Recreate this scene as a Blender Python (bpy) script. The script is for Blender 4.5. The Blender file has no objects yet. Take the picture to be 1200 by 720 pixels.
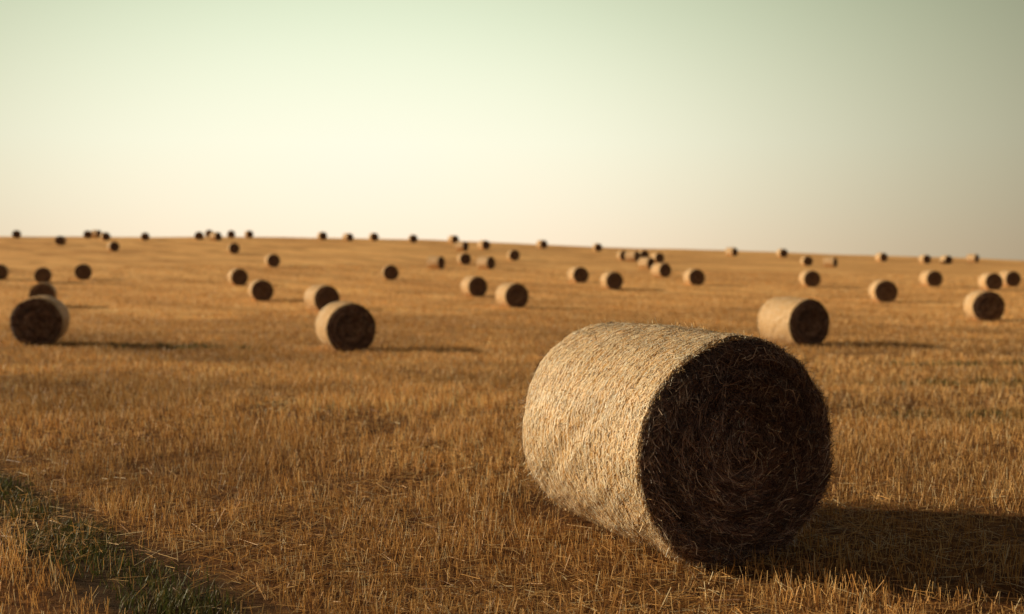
import bpy, math, numpy as np
from mathutils import Vector
rng = np.random.default_rng(7)
scene = bpy.context.scene
scene.view_settings.view_transform = 'Standard'
scene.view_settings.look = 'None'
scene.view_settings.exposure = 0

# ------------------------------------------------------------ noise / terrain
_g = np.random.default_rng(3).random((256, 256))
def vnoise(x, y, s):
    x = np.asarray(x, float)/s + 57.3; y = np.asarray(y, float)/s + 91.7
    xi = np.floor(x).astype(int); yi = np.floor(y).astype(int)
    fx = x-xi; fy = y-yi
    fx = fx*fx*(3-2*fx); fy = fy*fy*(3-2*fy)
    a = _g[xi % 256, yi % 256]; b = _g[(xi+1) % 256, yi % 256]
    c = _g[xi % 256, (yi+1) % 256]; d = _g[(xi+1) % 256, (yi+1) % 256]
    return (a*(1-fx)+b*fx)*(1-fy)+(c*(1-fx)+d*fx)*fy

PX = np.array([-4000,-50,0,7,32,50,64,78,98,124,155,187,207,218,235,300,500,1000,4500], float)
PZ = np.array([-1.93,-1.93,-1.93,-1.93,-2.8,-3.2,-3.42,-3.40,-2.95,-2.2,-1.0,.55,1.4,1.65,1.4,-2,-12,-30,-130], float)+1.93
def prof(y):
    y = np.clip(y, PX[0]+1, PX[-1]-1)
    d = np.diff(PZ)/np.diff(PX)
    m = np.zeros(len(PX))
    for i in range(1, len(PX)-1):
        m[i] = 0 if d[i-1]*d[i] <= 0 else 2*d[i-1]*d[i]/(d[i-1]+d[i])
    m[-1] = d[-1]
    i = np.clip(np.searchsorted(PX, y)-1, 0, len(PX)-2)
    h = PX[i+1]-PX[i]; t = (y-PX[i])/h
    return ((2*t**3-3*t**2+1)*PZ[i] + (t**3-2*t**2+t)*h*m[i] + (-2*t**3+3*t**2)*PZ[i+1] + (t**3-t**2)*h*m[i+1])
def terrain(x, y):
    x = np.asarray(x, float); y = np.asarray(y, float)
    R = np.interp(x, [-300,-90,-45,-16,0,16,47,94,200], [.6,.4,.3,-.2,-.8,-1.5,-2.5,-4.0,-7])
    t = np.clip((y-60)/150, 0, 1); t = t*t*(3-2*t)
    und = (vnoise(x, y, 13)-.5)*.28*np.clip((np.hypot(x, y)-10)/25, 0, 1) + (vnoise(x+40, y, 3.1)-.5)*.06
    return prof(y) + R*t + und

# ------------------------------------------------------------ mesh helpers
def build_mesh(name, parts, mats):
    V = []; F = []; C = []; M = []; off = 0; S = []
    for v, f, c, mi, sm in parts:
        v = v.reshape(-1, 3); V.append(v); F.append(f.reshape(-1, 4)+off); C.append(c.reshape(-1, 3))
        M.append(np.full(len(F[-1]), mi)); S.append(np.full(len(F[-1]), sm)); off += len(v)
    V = np.concatenate(V); F = np.concatenate(F); C = np.concatenate(C); M = np.concatenate(M); S = np.concatenate(S)
    me = bpy.data.meshes.new(name)
    me.vertices.add(len(V)); me.vertices.foreach_set("co", V.astype(np.float32).ravel())
    me.loops.add(F.size); me.loops.foreach_set("vertex_index", F.astype(np.int32).ravel())
    me.polygons.add(len(F)); me.polygons.foreach_set("loop_start", (np.arange(len(F))*4).astype(np.int32))
    me.update(calc_edges=True)
    me.polygons.foreach_set("material_index", M.astype(np.int32))
    me.polygons.foreach_set("use_smooth", S.astype(bool))
    a = me.attributes.new("Col", 'FLOAT_COLOR', 'POINT')
    a.data.foreach_set("color", np.concatenate([C, np.ones((len(C), 1))], 1).astype(np.float32).ravel())
    for m in mats: me.materials.append(m)
    me.update()
    return me

def ribbons(P, S, W, col, mi):
    n, k, _ = P.shape
    A = P - S*W[..., None]; B = P + S*W[..., None]
    v = np.stack([A, B], 2)
    base = (np.arange(n)*k*2)[:, None]
    j = np.arange(k-1)[None, :]*2
    f = np.stack([base+j, base+j+1, base+j+3, base+j+2], -1)
    c = np.repeat(col, k*2, 0)
    return (v, f, c, mi, False)

def norm(a): return a/np.maximum(np.linalg.norm(a, axis=-1, keepdims=True), 1e-9)

# ------------------------------------------------------------ materials
def new_mat(name):
    m = bpy.data.materials.new(name); m.use_nodes = True
    nt = m.node_tree
    for n in list(nt.nodes): nt.nodes.remove(n)
    return m, nt, nt.nodes.new, nt.links.new

def straw_mat(name, trans=.25, spec=.3):
    m, nt, N, L = new_mat(name)
    out = N('ShaderNodeOutputMaterial'); mix = N('ShaderNodeMixShader')
    p = N('ShaderNodeBsdfPrincipled'); t = N('ShaderNodeBsdfTranslucent'); a = N('ShaderNodeAttribute')
    a.attribute_name = "Col"
    p.inputs['Roughness'].default_value = .5
    p.inputs['Specular IOR Level'].default_value = spec
    L(a.outputs['Color'], p.inputs['Base Color']); L(a.outputs['Color'], t.inputs['Color'])
    mix.inputs[0].default_value = trans
    L(p.outputs[0], mix.inputs[1]); L(t.outputs[0], mix.inputs[2]); L(mix.outputs[0], out.inputs[0])
    return m
STRAW = straw_mat("straw_stalks", .25)
STRAW_BALE = straw_mat("baled_straw", .05, .45)
GRASS = straw_mat("grass_blades", .3)

def bale_mat(name, c1, c2, scale, strength):
    m, nt, N, L = new_mat(name)
    out = N('ShaderNodeOutputMaterial'); p = N('ShaderNodeBsdfPrincipled')
    p.inputs['Roughness'].default_value = .85; p.inputs['Specular IOR Level'].default_value = .15
    tc = N('ShaderNodeTexCoord'); mp = N('ShaderNodeMapping'); mp.inputs['Scale'].default_value = scale
    n1 = N('ShaderNodeTexNoise'); n1.inputs['Scale'].default_value = 18; n1.inputs['Detail'].default_value = 8
    n1.inputs['Roughness'].default_value = .75
    r = N('ShaderNodeValToRGB'); r.color_ramp.elements[0].position = .34; r.color_ramp.elements[1].position = .64
    r.color_ramp.elements[0].color = (*c1, 1); r.color_ramp.elements[1].color = (*c2, 1)
    b = N('ShaderNodeBump'); b.inputs['Strength'].default_value = strength; b.inputs['Distance'].default_value = .02
    L(tc.outputs['Object'], mp.inputs[0]); L(mp.outputs[0], n1.inputs['Vector']); L(n1.outputs['Fac'], r.inputs[0])
    L(r.outputs[0], p.inputs['Base Color']); L(n1.outputs['Fac'], b.inputs['Height']); L(b.outputs[0], p.inputs['Normal'])
    L(p.outputs[0], out.inputs[0])
    return m
SIDE = bale_mat("bale_wrapped_side", (.26, .13, .04), (.86, .54, .22), (1, 4, 1), .7)
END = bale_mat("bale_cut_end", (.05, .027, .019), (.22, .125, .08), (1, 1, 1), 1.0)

# ground
m, nt, N, L = new_mat("stubble_soil"); GROUND = m
out = N('ShaderNodeOutputMaterial'); p = N('ShaderNodeBsdfPrincipled'); p.inputs['Roughness'].default_value = .95
p.inputs['Specular IOR Level'].default_value = .05
geo = N('ShaderNodeNewGeometry')
def noise(scale, detail=5, rough=.6, vec=None):
    n = N('ShaderNodeTexNoise'); n.inputs['Scale'].default_value = scale; n.inputs['Detail'].default_value = detail
    n.inputs['Roughness'].default_value = rough; L(vec or geo.outputs['Position'], n.inputs['Vector']); return n
def ramp(src, stops):
    r = N('ShaderNodeValToRGB'); e = r.color_ramp.elements
    while len(e) < len(stops): e.new(.5)
    for i, (pos, c) in enumerate(stops): e[i].position = pos; e[i].color = (*c, 1)
    L(src, r.inputs[0]); return r
def mixc(fac, a, b, typ='MIX'):
    x = N('ShaderNodeMix'); x.data_type = 'RGBA'; x.blend_type = typ
    if isinstance(fac, float): x.inputs[0].default_value = fac
    else: L(fac, x.inputs[0])
    for s, v in ((6, a), (7, b)):
        if isinstance(v, tuple): x.inputs[s].default_value = (*v, 1)
        else: L(v, x.inputs[s])
    return x.outputs[2]
def math_(op, a, b=None, c=None):
    x = N('ShaderNodeMath'); x.operation = op
    for i, v in enumerate((a, b, c)):
        if v is None: continue
        if isinstance(v, (int, float)): x.inputs[i].default_value = v
        else: L(v, x.inputs[i])
    return x.outputs[0]
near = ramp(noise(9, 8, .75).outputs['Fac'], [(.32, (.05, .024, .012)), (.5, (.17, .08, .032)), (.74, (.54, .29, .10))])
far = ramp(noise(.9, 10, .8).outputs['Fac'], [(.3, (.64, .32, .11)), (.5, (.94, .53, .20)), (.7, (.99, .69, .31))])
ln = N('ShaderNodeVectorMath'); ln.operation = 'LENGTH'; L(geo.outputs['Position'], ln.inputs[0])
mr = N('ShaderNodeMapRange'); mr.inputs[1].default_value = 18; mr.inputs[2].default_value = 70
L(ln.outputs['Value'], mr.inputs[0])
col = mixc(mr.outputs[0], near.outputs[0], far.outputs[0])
patch = ramp(noise(.06, 4, .55).outputs['Fac'], [(.35, (.74, .68, .64)), (.6, (1, 1, 1))])
col = mixc(1.0, col, patch.outputs[0], 'MULTIPLY')
dt = N('ShaderNodeVectorMath'); dt.operation = 'DOT_PRODUCT'; dt.inputs[1].default_value = (.78, .63, 0)
L(geo.outputs['Position'], dt.inputs[0])
sw = math_('SINE', math_('MULTIPLY_ADD', dt.outputs['Value'], 2*math.pi/7.0, math_('MULTIPLY', noise(.05, 3).outputs['Fac'], 12)))
swr = ramp(math_('MULTIPLY_ADD', sw, .5, .5), [(0, (.80, .77, .74)), (.35, (1, 1, 1))])
col = mixc(1.0, col, swr.outputs[0], 'MULTIPLY')
ab = math_('ABSOLUTE', math_('SUBTRACT', dt.outputs['Value'], 2.40))
m2 = N('ShaderNodeMapRange'); m2.inputs[1].default_value = .25; m2.inputs[2].default_value = .55
m2.inputs[3].default_value = .85; m2.inputs[4].default_value = 0; L(ab, m2.inputs[0])
col = mixc(m2.outputs[0], col, (.045, .03, .018))
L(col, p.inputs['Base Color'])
bn = N('ShaderNodeBump'); bn.inputs['Strength'].default_value = .7; bn.inputs['Distance'].default_value = .05
L(noise(6, 8, .7).outputs['Fac'], bn.inputs['Height']); L(bn.outputs[0], p.inputs['Normal']); L(p.outputs[0], out.inputs[0])

# ------------------------------------------------------------ ground sheet
def axis(lims):
    return np.unique(np.concatenate([np.arange(a, b, s) for a, b, s in lims]))
xs = axis([(-4000,-400,300), (-400,-120,14), (-120,-30,2), (-30,-8,.6), (-8,8,.25), (8,30,.6), (30,120,2), (120,400,14), (400,4300,300)])
ys = axis([(-3000,-100,300), (-100,-10,6), (-10,2,1), (2,14,.2), (14,40,.5), (40,120,1.2), (120,260,2), (260,600,15), (600,4400,200)])
X, Y = np.meshgrid(xs, ys)
V = np.stack([X, Y, terrain(X, Y)], -1).reshape(-1, 3)
nx, ny = len(xs), len(ys)
i, j = np.meshgrid(np.arange(nx-1), np.arange(ny-1))
b = j*nx+i
F = np.stack([b, b+1, b+nx+1, b+nx], -1).reshape(-1, 4)
me = build_mesh("stubble_field_ground", [(V, F, np.ones((len(V), 3)), 0, True)], [GROUND])
scene.collection.objects.link(bpy.data.objects.new("field_ground", me))

# ------------------------------------------------------------ hay bales
R, HL = .712, .80
def make_bale(name, seed, n_end, n_back, n_side, wscale, segs):
    r_ = np.random.default_rng(seed)
    prof_ = [(-HL, r) for r in np.linspace(.001, R-.05, 16)]
    prof_ += [(-HL+.05-.05*math.cos(a), R-.05+.05*math.sin(a)) for a in np.linspace(.3, math.pi/2, 5)]
    prof_ += [(y, R+.02*math.cos(y/HL*math.pi/2)) for y in np.linspace(-HL+.1, HL-.1, 26)]
    prof_ += [(HL-.05+.05*math.sin(a), R-.05+.05*math.cos(a)) for a in np.linspace(0, math.pi/2-.3, 5)]
    prof_ += [(HL, r) for r in np.linspace(R-.05, .001, 10)]
    prof_ = np.array(prof_)
    th = np.linspace(0, 2*math.pi, segs, endpoint=False)
    yy = np.repeat(prof_[:, 0:1], segs, 1); rr = np.repeat(prof_[:, 1:2], segs, 1); tt = np.repeat(th[None], len(prof_), 0)
    def shape(tt, yy, rr):
        lump = (vnoise(np.cos(tt)*1.5+seed, np.sin(tt)*1.5+yy*1.6, .35)-.5)*.035 + (vnoise(np.cos(tt)*2+seed, yy*2+np.sin(tt)*2, .09)-.5)*.010
        q = rr*(1+lump*np.clip(rr/.5, 0, 1))
        x = q*np.cos(tt); z = q*np.sin(tt)
        ye = yy + np.where(np.abs(yy) > HL-.03, np.sign(yy)*((vnoise(x+5, z+seed, .16)-.5)*.05 + .02*np.cos(rr*40)*0.6 - .03*(rr/R)**4), 0)
        z = np.where(z < -R+.07, -R+.07-( -R+.07-z)*.4, z)
        return np.stack([x, ye, z*1.0+R-.045], -1)
    V = shape(tt, yy, rr)
    n = len(prof_)
    a = np.arange(n-1)[:, None]*segs; bb = np.arange(segs)[None]; b2 = (bb+1) % segs
    F = np.stack([a+bb, a+b2, a+segs+b2, a+segs+bb], -1)
    ends = np.zeros((n-1, segs)); ends[:17] = 1; ends[-11:] = 1
    Ff = F.reshape(-1, 4); e = ends.ravel() > 0
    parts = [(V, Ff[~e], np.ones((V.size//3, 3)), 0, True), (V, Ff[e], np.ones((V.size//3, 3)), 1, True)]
    for sgn, cnt in ((-1, n_end), (1, n_back)):
        if cnt == 0: continue
        k = 4
        r0 = R*np.sqrt(r_.random(cnt))*.985; t0 = r_.random(cnt)*2*math.pi
        ln_ = r_.uniform(.04, .20, cnt)
        ang = r_.normal(0, .5, cnt) + np.where(r_.random(cnt) < .2, r_.normal(0, 1.2, cnt), 0)
        s = np.linspace(-.5, .5, k)[None]
        along = s*ln_[:, None]
        curl = r_.normal(0, .02, cnt)[:, None]*(s*2)**2
        dr = along*np.sin(ang)[:, None]+curl; dtg = along*np.cos(ang)[:, None]
        rad = np.clip(r0[:, None]+dr, .005, R*1.015); tht = t0[:, None]+dtg/np.maximum(rad, .05)
        base = shape(tht, np.full_like(tht, sgn*HL), rad)
        lift = r_.exponential(.009, cnt)[:, None] + np.abs(r_.normal(0, .014, cnt))[:, None]*(s+.5)**2*2 + .002
        base[..., 1] += sgn*lift
        tan = norm(np.gradient(base, axis=1))
        nv = np.array([0, sgn, 0.])+r_.normal(0, .5, (cnt, 1, 3))
        S = norm(np.cross(tan, nv))
        W = np.repeat(r_.uniform(.0009, .0024, cnt)[:, None]*wscale, k, 1)
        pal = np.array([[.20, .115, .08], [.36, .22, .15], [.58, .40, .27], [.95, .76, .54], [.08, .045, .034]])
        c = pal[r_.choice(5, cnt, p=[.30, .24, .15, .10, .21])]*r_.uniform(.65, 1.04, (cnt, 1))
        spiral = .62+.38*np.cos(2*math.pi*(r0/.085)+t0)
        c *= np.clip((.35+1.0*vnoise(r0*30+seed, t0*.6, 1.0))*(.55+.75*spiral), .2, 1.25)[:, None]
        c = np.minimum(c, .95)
        parts.append(ribbons(base, S, W, c, 2))
    k = 4; cnt = n_side
    y0 = r_.uniform(-HL+.02, HL-.02, cnt); t0 = r_.random(cnt)*2*math.pi
    ln_ = r_.uniform(.01, .055, cnt)*(1 if wscale < 1.5 else 1.8); ang = r_.normal(0, .45, cnt) + np.where(r_.random(cnt) < .28, r_.normal(0, 1.2, cnt), 0)
    keep = .5*vnoise(t0*R*.8+seed, y0*2.6, .022)+.5*vnoise(t0*R+seed+7, y0*2.0, .06) > r_.uniform(.16, .72, cnt)
    y0, t0, ln_, ang = y0[keep], t0[keep], ln_[keep], ang[keep]; cnt = len(y0)
    s = np.linspace(-.5, .5, k)[None]; along = s*ln_[:, None]
    y_ = np.clip(y0[:, None]+along*np.sin(ang)[:, None], -HL+.006, HL-.006)
    t_ = t0[:, None]+along*np.cos(ang)[:, None]/R
    lift = r_.exponential(.0028, cnt)[:, None]+.001 + np.where(r_.random(cnt) < .03, np.abs(r_.normal(0, .02, cnt)), 0)[:, None]*(s+.5)**2
    edge = np.clip((np.abs(y_)-(HL-.06))/.06, 0, 1)
    rr = R+.02*np.cos(y_/HL*math.pi/2)+lift-edge**2*.03
    base = shape(t_, np.clip(y_, -HL+.035, HL-.035), rr); base[..., 1] = y_
    tan = norm(np.gradient(base, axis=1))
    nv = np.stack([np.cos(t_), np.zeros_like(t_), np.sin(t_)], -1)+r_.normal(0, .25, (cnt, 1, 3))
    S = norm(np.cross(tan, nv)); W = np.repeat(r_.uniform(.0009, .0024, cnt)[:, None]*wscale, k, 1)
    pal = np.array([[.94, .64, .30], [.98, .80, .49], [.72, .41, .14], [.28, .14, .045], [.98, .92, .74]])
    c = pal[r_.choice(5, cnt, p=[.30, .29, .15, .11, .15])]*r_.uniform(.84, 1.0, (cnt, 1))
    c *= (.84+.22*vnoise(t0*3, y0+seed, .25))[:, None]
    parts.append(ribbons(base, S, W, c, 2))
    # net wrap: straight threads plus zigzag cross threads
    nt_ = 46; k = 193
    tt = np.repeat(np.linspace(0, 2*math.pi, k)[None], nt_, 0)
    y0n = np.linspace(-HL+.05, HL-.05, nt_)[:, None]
    yy = y0n+np.cumsum(r_.normal(0, .0009, (nt_, k)), 1)
    base = shape(tt, yy, R+.02*np.cos(yy/HL*math.pi/2)+.007)
    S = np.zeros_like(base); S[..., 1] = 1
    parts.append(ribbons(base, S, np.full((nt_, k), .0016*wscale**.5), np.repeat([[.96, .86, .66]], nt_, 0), 2))
    if wscale < 1.5:
        yz = np.clip(yy+.0175*(((np.arange(k) % 2)*2-1)[None]), -HL+.04, HL-.04)
        base = shape(tt, yz, R+.02*np.cos(yz/HL*math.pi/2)+.0075)
        parts.append(ribbons(base, S, np.full((nt_, k), .0014), np.repeat([[.96, .86, .66]], nt_, 0), 2))
    cnt = int(n_side*.015)+40; k = 3
    t0 = r_.random(cnt)*2*math.pi; sg = np.where(r_.random(cnt) < .6, -1, 1)
    p0 = np.stack([R*.985*np.cos(t0), sg*(HL-.02), R*.985*np.sin(t0)+R-.045], -1)
    d = norm(np.stack([-np.sin(t0)*r_.normal(0, 1, cnt)+np.cos(t0)*.5, sg*r_.uniform(0, .7, cnt), np.cos(t0)*r_.normal(0, 1, cnt)+np.sin(t0)*.5], -1))
    l = r_.uniform(.02, .07, cnt)[:, None]
    P = np.stack([p0, p0+d*l*.5, p0+d*l+np.array([0, 0, -.01])], 1)
    P[..., 2] = np.maximum(P[..., 2], .02)
    S = norm(np.cross(norm(np.gradient(P, axis=1)), r_.normal(0, 1, (cnt, 1, 3))))
    parts.append(ribbons(P, S, np.full((cnt, k), .0012*wscale), pal[r_.choice(5, cnt)]*.8, 2))
    return build_mesh(name, parts, [SIDE, END, STRAW_BALE])

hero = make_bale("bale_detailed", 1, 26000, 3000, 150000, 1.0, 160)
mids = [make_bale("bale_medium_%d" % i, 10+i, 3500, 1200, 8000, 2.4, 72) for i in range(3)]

def put_bale(me, x, y, yaw, s=1.0):
    o = bpy.data.objects.new("hay_bale", me); scene.collection.objects.link(o)
    o.location = (x, y, float(terrain(x, y))); o.rotation_euler = (0, 0, math.radians(yaw)); o.scale = (s, s, s)
    return o
B0 = (1.395-.42*HL-.01, 6.86+.906*HL)
put_bale(hero, B0[0], B0[1], 25.5)
BALES = [(-13.7,33,14),(-26.8,65,18),(-40.4,98,22),(-38.8,103,18),(-45.9,102,20),(-22.9,95,24),(-15.9,72,20),(-10.2,61,30),
(-4.7,32,25),(-10.9,102,16),(-2.6,78,28),(0,64,25),(5.7,98,14),(7.8,89,20),(14.8,113,25),(15.2,95,14),(24.6,94,4),(8.05,32.5,19),
(23.5,72,-4),(36.1,98,4),(21.6,52,-8),(38.7,92,2),(42.8,98,0),(-26.1,124,20),(-38.6,158,22),(-56,160,30),(-69.3,175,10),(-88.2,203,20),
(-76.3,205,20),(-76.6,210,60),(-68.5,192,30),(-61.8,192,20),(-53.5,195,10),(-50.2,193,50),(-50.5,205,20),(-48,208,25),(-55,207,20),
(-33.8,203,20),(-28.8,200,40),(-24.5,202,20),(-17.2,198,15),(-10.2,198,30),(-8.3,124,60),(-5.8,138,15),(-7.6,172,50),(-2.9,126,50),(-4.4,178,30),(.2,150,10),
(5.1,195,30),(14.4,192,15),(15.6,160,10),(16.7,158,50),(18.9,165,20),(16.3,138,40),(19.9,156,20),(36.6,190,35),(44.6,188,10),(41.4,160,0),(43.3,155,50),
(60,185,10),(66,182,5),(69.4,182,10),(78.9,195,40)]
for k_, (x, y, a) in enumerate(BALES):
    put_bale(mids[k_ % 3], x, y, a + rng.normal(0, 3), .985+rng.normal(0, .02))

# ------------------------------------------------------------ stubble
def gold(n, r_, x, y):
    pal = np.array([[.86, .47, .145], [.95, .62, .25], [.60, .30, .09], [.98, .80, .47], [.25, .115, .045]])
    c = pal[r_.choice(5, n, p=[.35, .24, .21, .08, .12])]*r_.uniform(.76, 1.05, (n, 1))
    sw_ = np.sin((.78*x+.63*y)*2*math.pi/7+vnoise(x, y, 20)*6)
    c = c*(1-.20*np.clip(sw_, 0, 1)*np.clip((np.hypot(x, y)-8)/8, 0, 1))[:, None]
    return np.minimum(c*(.72+.55*vnoise(x, y, 2.3))[:, None]*(.80+.42*vnoise(x+9, y, 14))[:, None], .97)
def in_bale(x, y):
    dx, dy = x-B0[0], y-B0[1]; a = math.radians(25.5)
    u = dx*math.cos(a)+dy*math.sin(a); v = -dx*math.sin(a)+dy*math.cos(a)
    return (np.abs(u) < .42) & (np.abs(v) < HL-.03)
WEEDS = [(8.2, 18.6, 2.0, .55), (6.3, 13.6, 1.2, .35), (-10.4, 32.5, 2.6, .7), (10.5, 24, 2.5, .6)]
def weed(x, y):
    m_ = np.zeros_like(x)
    for cx, cy, sx_, sy_ in WEEDS:
        m_ = np.maximum(m_, np.exp(-((x-cx)/sx_)**2-((y-cy)/sy_)**2))
    return m_
N0 = 900000; D0, D1 = 3.5, 130.
d = D0*np.exp(rng.random(N0)*math.log(D1/D0)); az = rng.uniform(-.68, .68, N0)
dens = N0/(math.log(D1/D0)*1.36)
keep = rng.random(N0) < np.minimum(1, 1100*d*d/dens)
d = d[keep]; az = az[keep]; x = d*np.sin(az); y = d*np.cos(az)
q = .78*x+.63*y; tq = -.63*x+.78*y
qs = np.round(q/.13)*.13+rng.normal(0, .026, len(q)); q = np.where(d < 30, qs, q)
x = .78*q-.63*tq; y = .63*q+.78*tq
nz = .4*vnoise(x, y, .22)+.3*vnoise(x, y, .6)+.3*vnoise(x+30, y, 1.7)
keep = (nz > rng.uniform(.22, .68, len(x))) & ~in_bale(x, y)
rut = np.abs(q-2.42-.12*(vnoise(x, y, .6)-.5))
keep &= (rut > .36) | (rng.random(len(x)) < .12)
keep &= rng.random(len(x)) > weed(x, y)*.75
x = x[keep]; y = y[keep]; d = np.hypot(x, y); n = len(x)
h = rng.uniform(.05, .14, n)*(.55+.8*vnoise(x+5, y, .7)); w = rng.uniform(.0014, .0026, n)*np.maximum(1, d/11)
lean = rng.normal(0, .24, (n, 2))*h[:, None]; z = terrain(x, y)
P = np.zeros((n, 2, 3)); P[:, 0] = np.stack([x, y, z-.01], -1); P[:, 1] = np.stack([x+lean[:, 0], y+lean[:, 1], z+h], -1)
a = rng.uniform(0, math.pi, n); S = np.stack([np.cos(a), np.sin(a), np.zeros(n)], -1)[:, None].repeat(2, 1)
parts = [ribbons(P, S, np.stack([w, w*.8], 1), gold(n, rng, x, y), 0)]
N1 = 130000
d = D0*np.exp(rng.random(N1)*math.log(40/D0)); az = rng.uniform(-.68, .68, N1); x = d*np.sin(az); y = d*np.cos(az)
keep = (vnoise(x, y, .8) > rng.uniform(.1, .8, N1)) & ~in_bale(x, y); x = x[keep]; y = y[keep]; d = d[keep]; n = len(x)
a = rng.uniform(0, 2*math.pi, n); l = rng.uniform(.03, .11, n); tl = rng.normal(0, .18, n); zz = terrain(x, y)+rng.uniform(.008, .05, n)
D = np.stack([np.cos(a), np.sin(a), tl], -1)*l[:, None]; c0 = np.stack([x, y, zz], -1)
P = np.stack([c0-D, c0+D], 1); P[..., 2] = np.maximum(P[..., 2], (terrain(x, y)+.004)[:, None])
S = norm(np.cross(norm(D), np.array([0, 0, 1.])+rng.normal(0, .5, (n, 3))))[:, None].repeat(2, 1)
w = rng.uniform(.0012, .0023, n)*np.maximum(1, d/11)
parts.append(ribbons(P, S, np.stack([w, w], 1), gold(n, rng, x, y)*.92, 0))
me = build_mesh("stubble_stalks", parts, [STRAW]); scene.collection.objects.link(bpy.data.objects.new("wheat_stubble", me))

# ------------------------------------------------------------ grass in the wheel rut and weedy patches
n = 19000
tq = rng.uniform(-1, 14, n); q = 2.38+rng.normal(0, .15, n)
gx = [.78*q-.63*tq]; gy = [.63*q+.78*tq]; gw = [np.ones(n)]
for cx, cy, sx_, sy_ in WEEDS:
    k = 2600; gx.append(cx+rng.normal(0, .7, k)*sx_); gy.append(cy+rng.normal(0, .7, k)*sy_); gw.append(np.full(k, cy/9))
x = np.concatenate(gx); y = np.concatenate(gy); gw = np.concatenate(gw)
keep = vnoise(x+3, y, .35) > rng.uniform(.25, .75, len(x)); x = x[keep]; y = y[keep]; gw = gw[keep]; n = len(x)
h = rng.uniform(.02, .085, n)*(.5+vnoise(x, y, .4))*np.minimum(gw, 1.5); a = rng.uniform(0, 2*math.pi, n)
b = np.stack([x, y, terrain(x, y)-.005], -1); ld = np.stack([np.cos(a), np.sin(a)], -1)*(h*rng.uniform(.1, .9, n))[:, None]
P = np.zeros((n, 3, 3)); P[:, 0] = b; P[:, 1] = b; P[:, 1, :2] += ld*.35; P[:, 1, 2] += h*.6; P[:, 2] = b; P[:, 2, :2] += ld; P[:, 2, 2] += h
S = np.stack([-np.sin(a), np.cos(a), np.zeros(n)], -1)[:, None].repeat(3, 1); w = rng.uniform(.002, .004, n)*gw
pal = np.array([[.065, .08, .02], [.10, .11, .026], [.18, .13, .045]])
parts = [ribbons(P, S, np.stack([w, w*.8, w*.1], 1), pal[rng.choice(3, n)]*rng.uniform(.7, 1.2, (n, 1)), 0)]
me = build_mesh("grass_blades", parts, [GRASS]); scene.collection.objects.link(bpy.data.objects.new("grass", me))

# ------------------------------------------------------------ sun and sky
AZ, EL = -77., 19.
sv = Vector((math.sin(math.radians(AZ))*math.cos(math.radians(EL)), math.cos(math.radians(AZ))*math.cos(math.radians(EL)), math.sin(math.radians(EL))))
sl = bpy.data.lights.new("sun", 'SUN'); sl.energy = 5.0; sl.angle = math.radians(.8); sl.color = (1, .82, .56)
so = bpy.data.objects.new("sun", sl); so.rotation_euler = sv.to_track_quat('Z', 'Y').to_euler(); so.location = sv*50
scene.collection.objects.link(so)

w = bpy.data.worlds.new("World"); scene.world = w; w.use_nodes = True
nt = w.node_tree
for n_ in list(nt.nodes): nt.nodes.remove(n_)
N, L = nt.nodes.new, nt.links.new
out = N('ShaderNodeOutputWorld'); bg = N('ShaderNodeBackground'); bg.inputs['Strength'].default_value = .1
sky = N('ShaderNodeTexSky'); sky.sky_type = 'NISHITA'; sky.sun_disc = False
sky.sun_elevation = math.radians(EL); sky.sun_rotation = math.radians(AZ % 360)
sky.air_density = 1.2; sky.dust_density = 4
tc = N('ShaderNodeTexCoord')
gz, ge = math.radians(-7.5), math.radians(4.0)
g = (math.sin(gz)*math.cos(ge), math.cos(gz)*math.cos(ge), math.sin(ge))
su = N('ShaderNodeVectorMath'); su.operation = 'SUBTRACT'; su.inputs[1].default_value = g; L(tc.outputs['Generated'], su.inputs[0])
sc = N('ShaderNodeVectorMath'); sc.operation = 'MULTIPLY'; sc.inputs[1].default_value = (1, 1, 1.9); L(su.outputs[0], sc.inputs[0])
le = N('ShaderNodeVectorMath'); le.operation = 'LENGTH'; L(sc.outputs[0], le.inputs[0])
dv = N('ShaderNodeMath'); dv.operation = 'DIVIDE'; dv.inputs[1].default_value = 2.0; L(le.outputs['Value'], dv.inputs[0])
r1 = ramp(dv.outputs[0], [(0, (1.03, 1.02, .87)), (.09, (.98, .985, .82)), (.17, (.76, .76, .60)), (.26, (.45, .44, .32)), (.34, (.29, .27, .20)), (.6, (.13, .12, .11)), (1, (.125, .095, .098))])
r1.color_ramp.interpolation = 'B_SPLINE'
sx = N('ShaderNodeSeparateXYZ'); L(tc.outputs['Generated'], sx.inputs[0])
r2 = ramp(sx.outputs['Z'], [(0, (1.08, .89, .79)), (.035, (1.04, .93, .85)), (.09, (1.0, .98, .92)), (.2, (.88, .96, .86))])
gl = mixc(1.0, r1.outputs[0], r2.outputs[0], 'MULTIPLY')
sc10 = N('ShaderNodeVectorMath'); sc10.operation = 'SCALE'; sc10.inputs['Scale'].default_value = 10; L(gl, sc10.inputs[0])
scn = N('ShaderNodeVectorMath'); scn.operation = 'SCALE'; scn.inputs['Scale'].default_value = .03; L(sky.outputs[0], scn.inputs[0])
ad = N('ShaderNodeVectorMath'); ad.operation = 'ADD'; L(sc10.outputs[0], ad.inputs[0]); L(scn.outputs[0], ad.inputs[1])
L(ad.outputs[0], bg.inputs['Color']); L(bg.outputs[0], out.inputs[0])

# ------------------------------------------------------------ camera
cam = bpy.data.cameras.new("camera"); co = bpy.data.objects.new("camera", cam); scene.collection.objects.link(co)
co.location = (0, 0, 1.93); co.rotation_euler = (math.radians(87.0), 0, 0)
cam.lens = 40; cam.sensor_width = 36; cam.clip_end = 8000; cam.clip_start = .1
cam.dof.use_dof = True; cam.dof.focus_distance = 6.9; cam.dof.aperture_fstop = 1.3
scene.camera = co
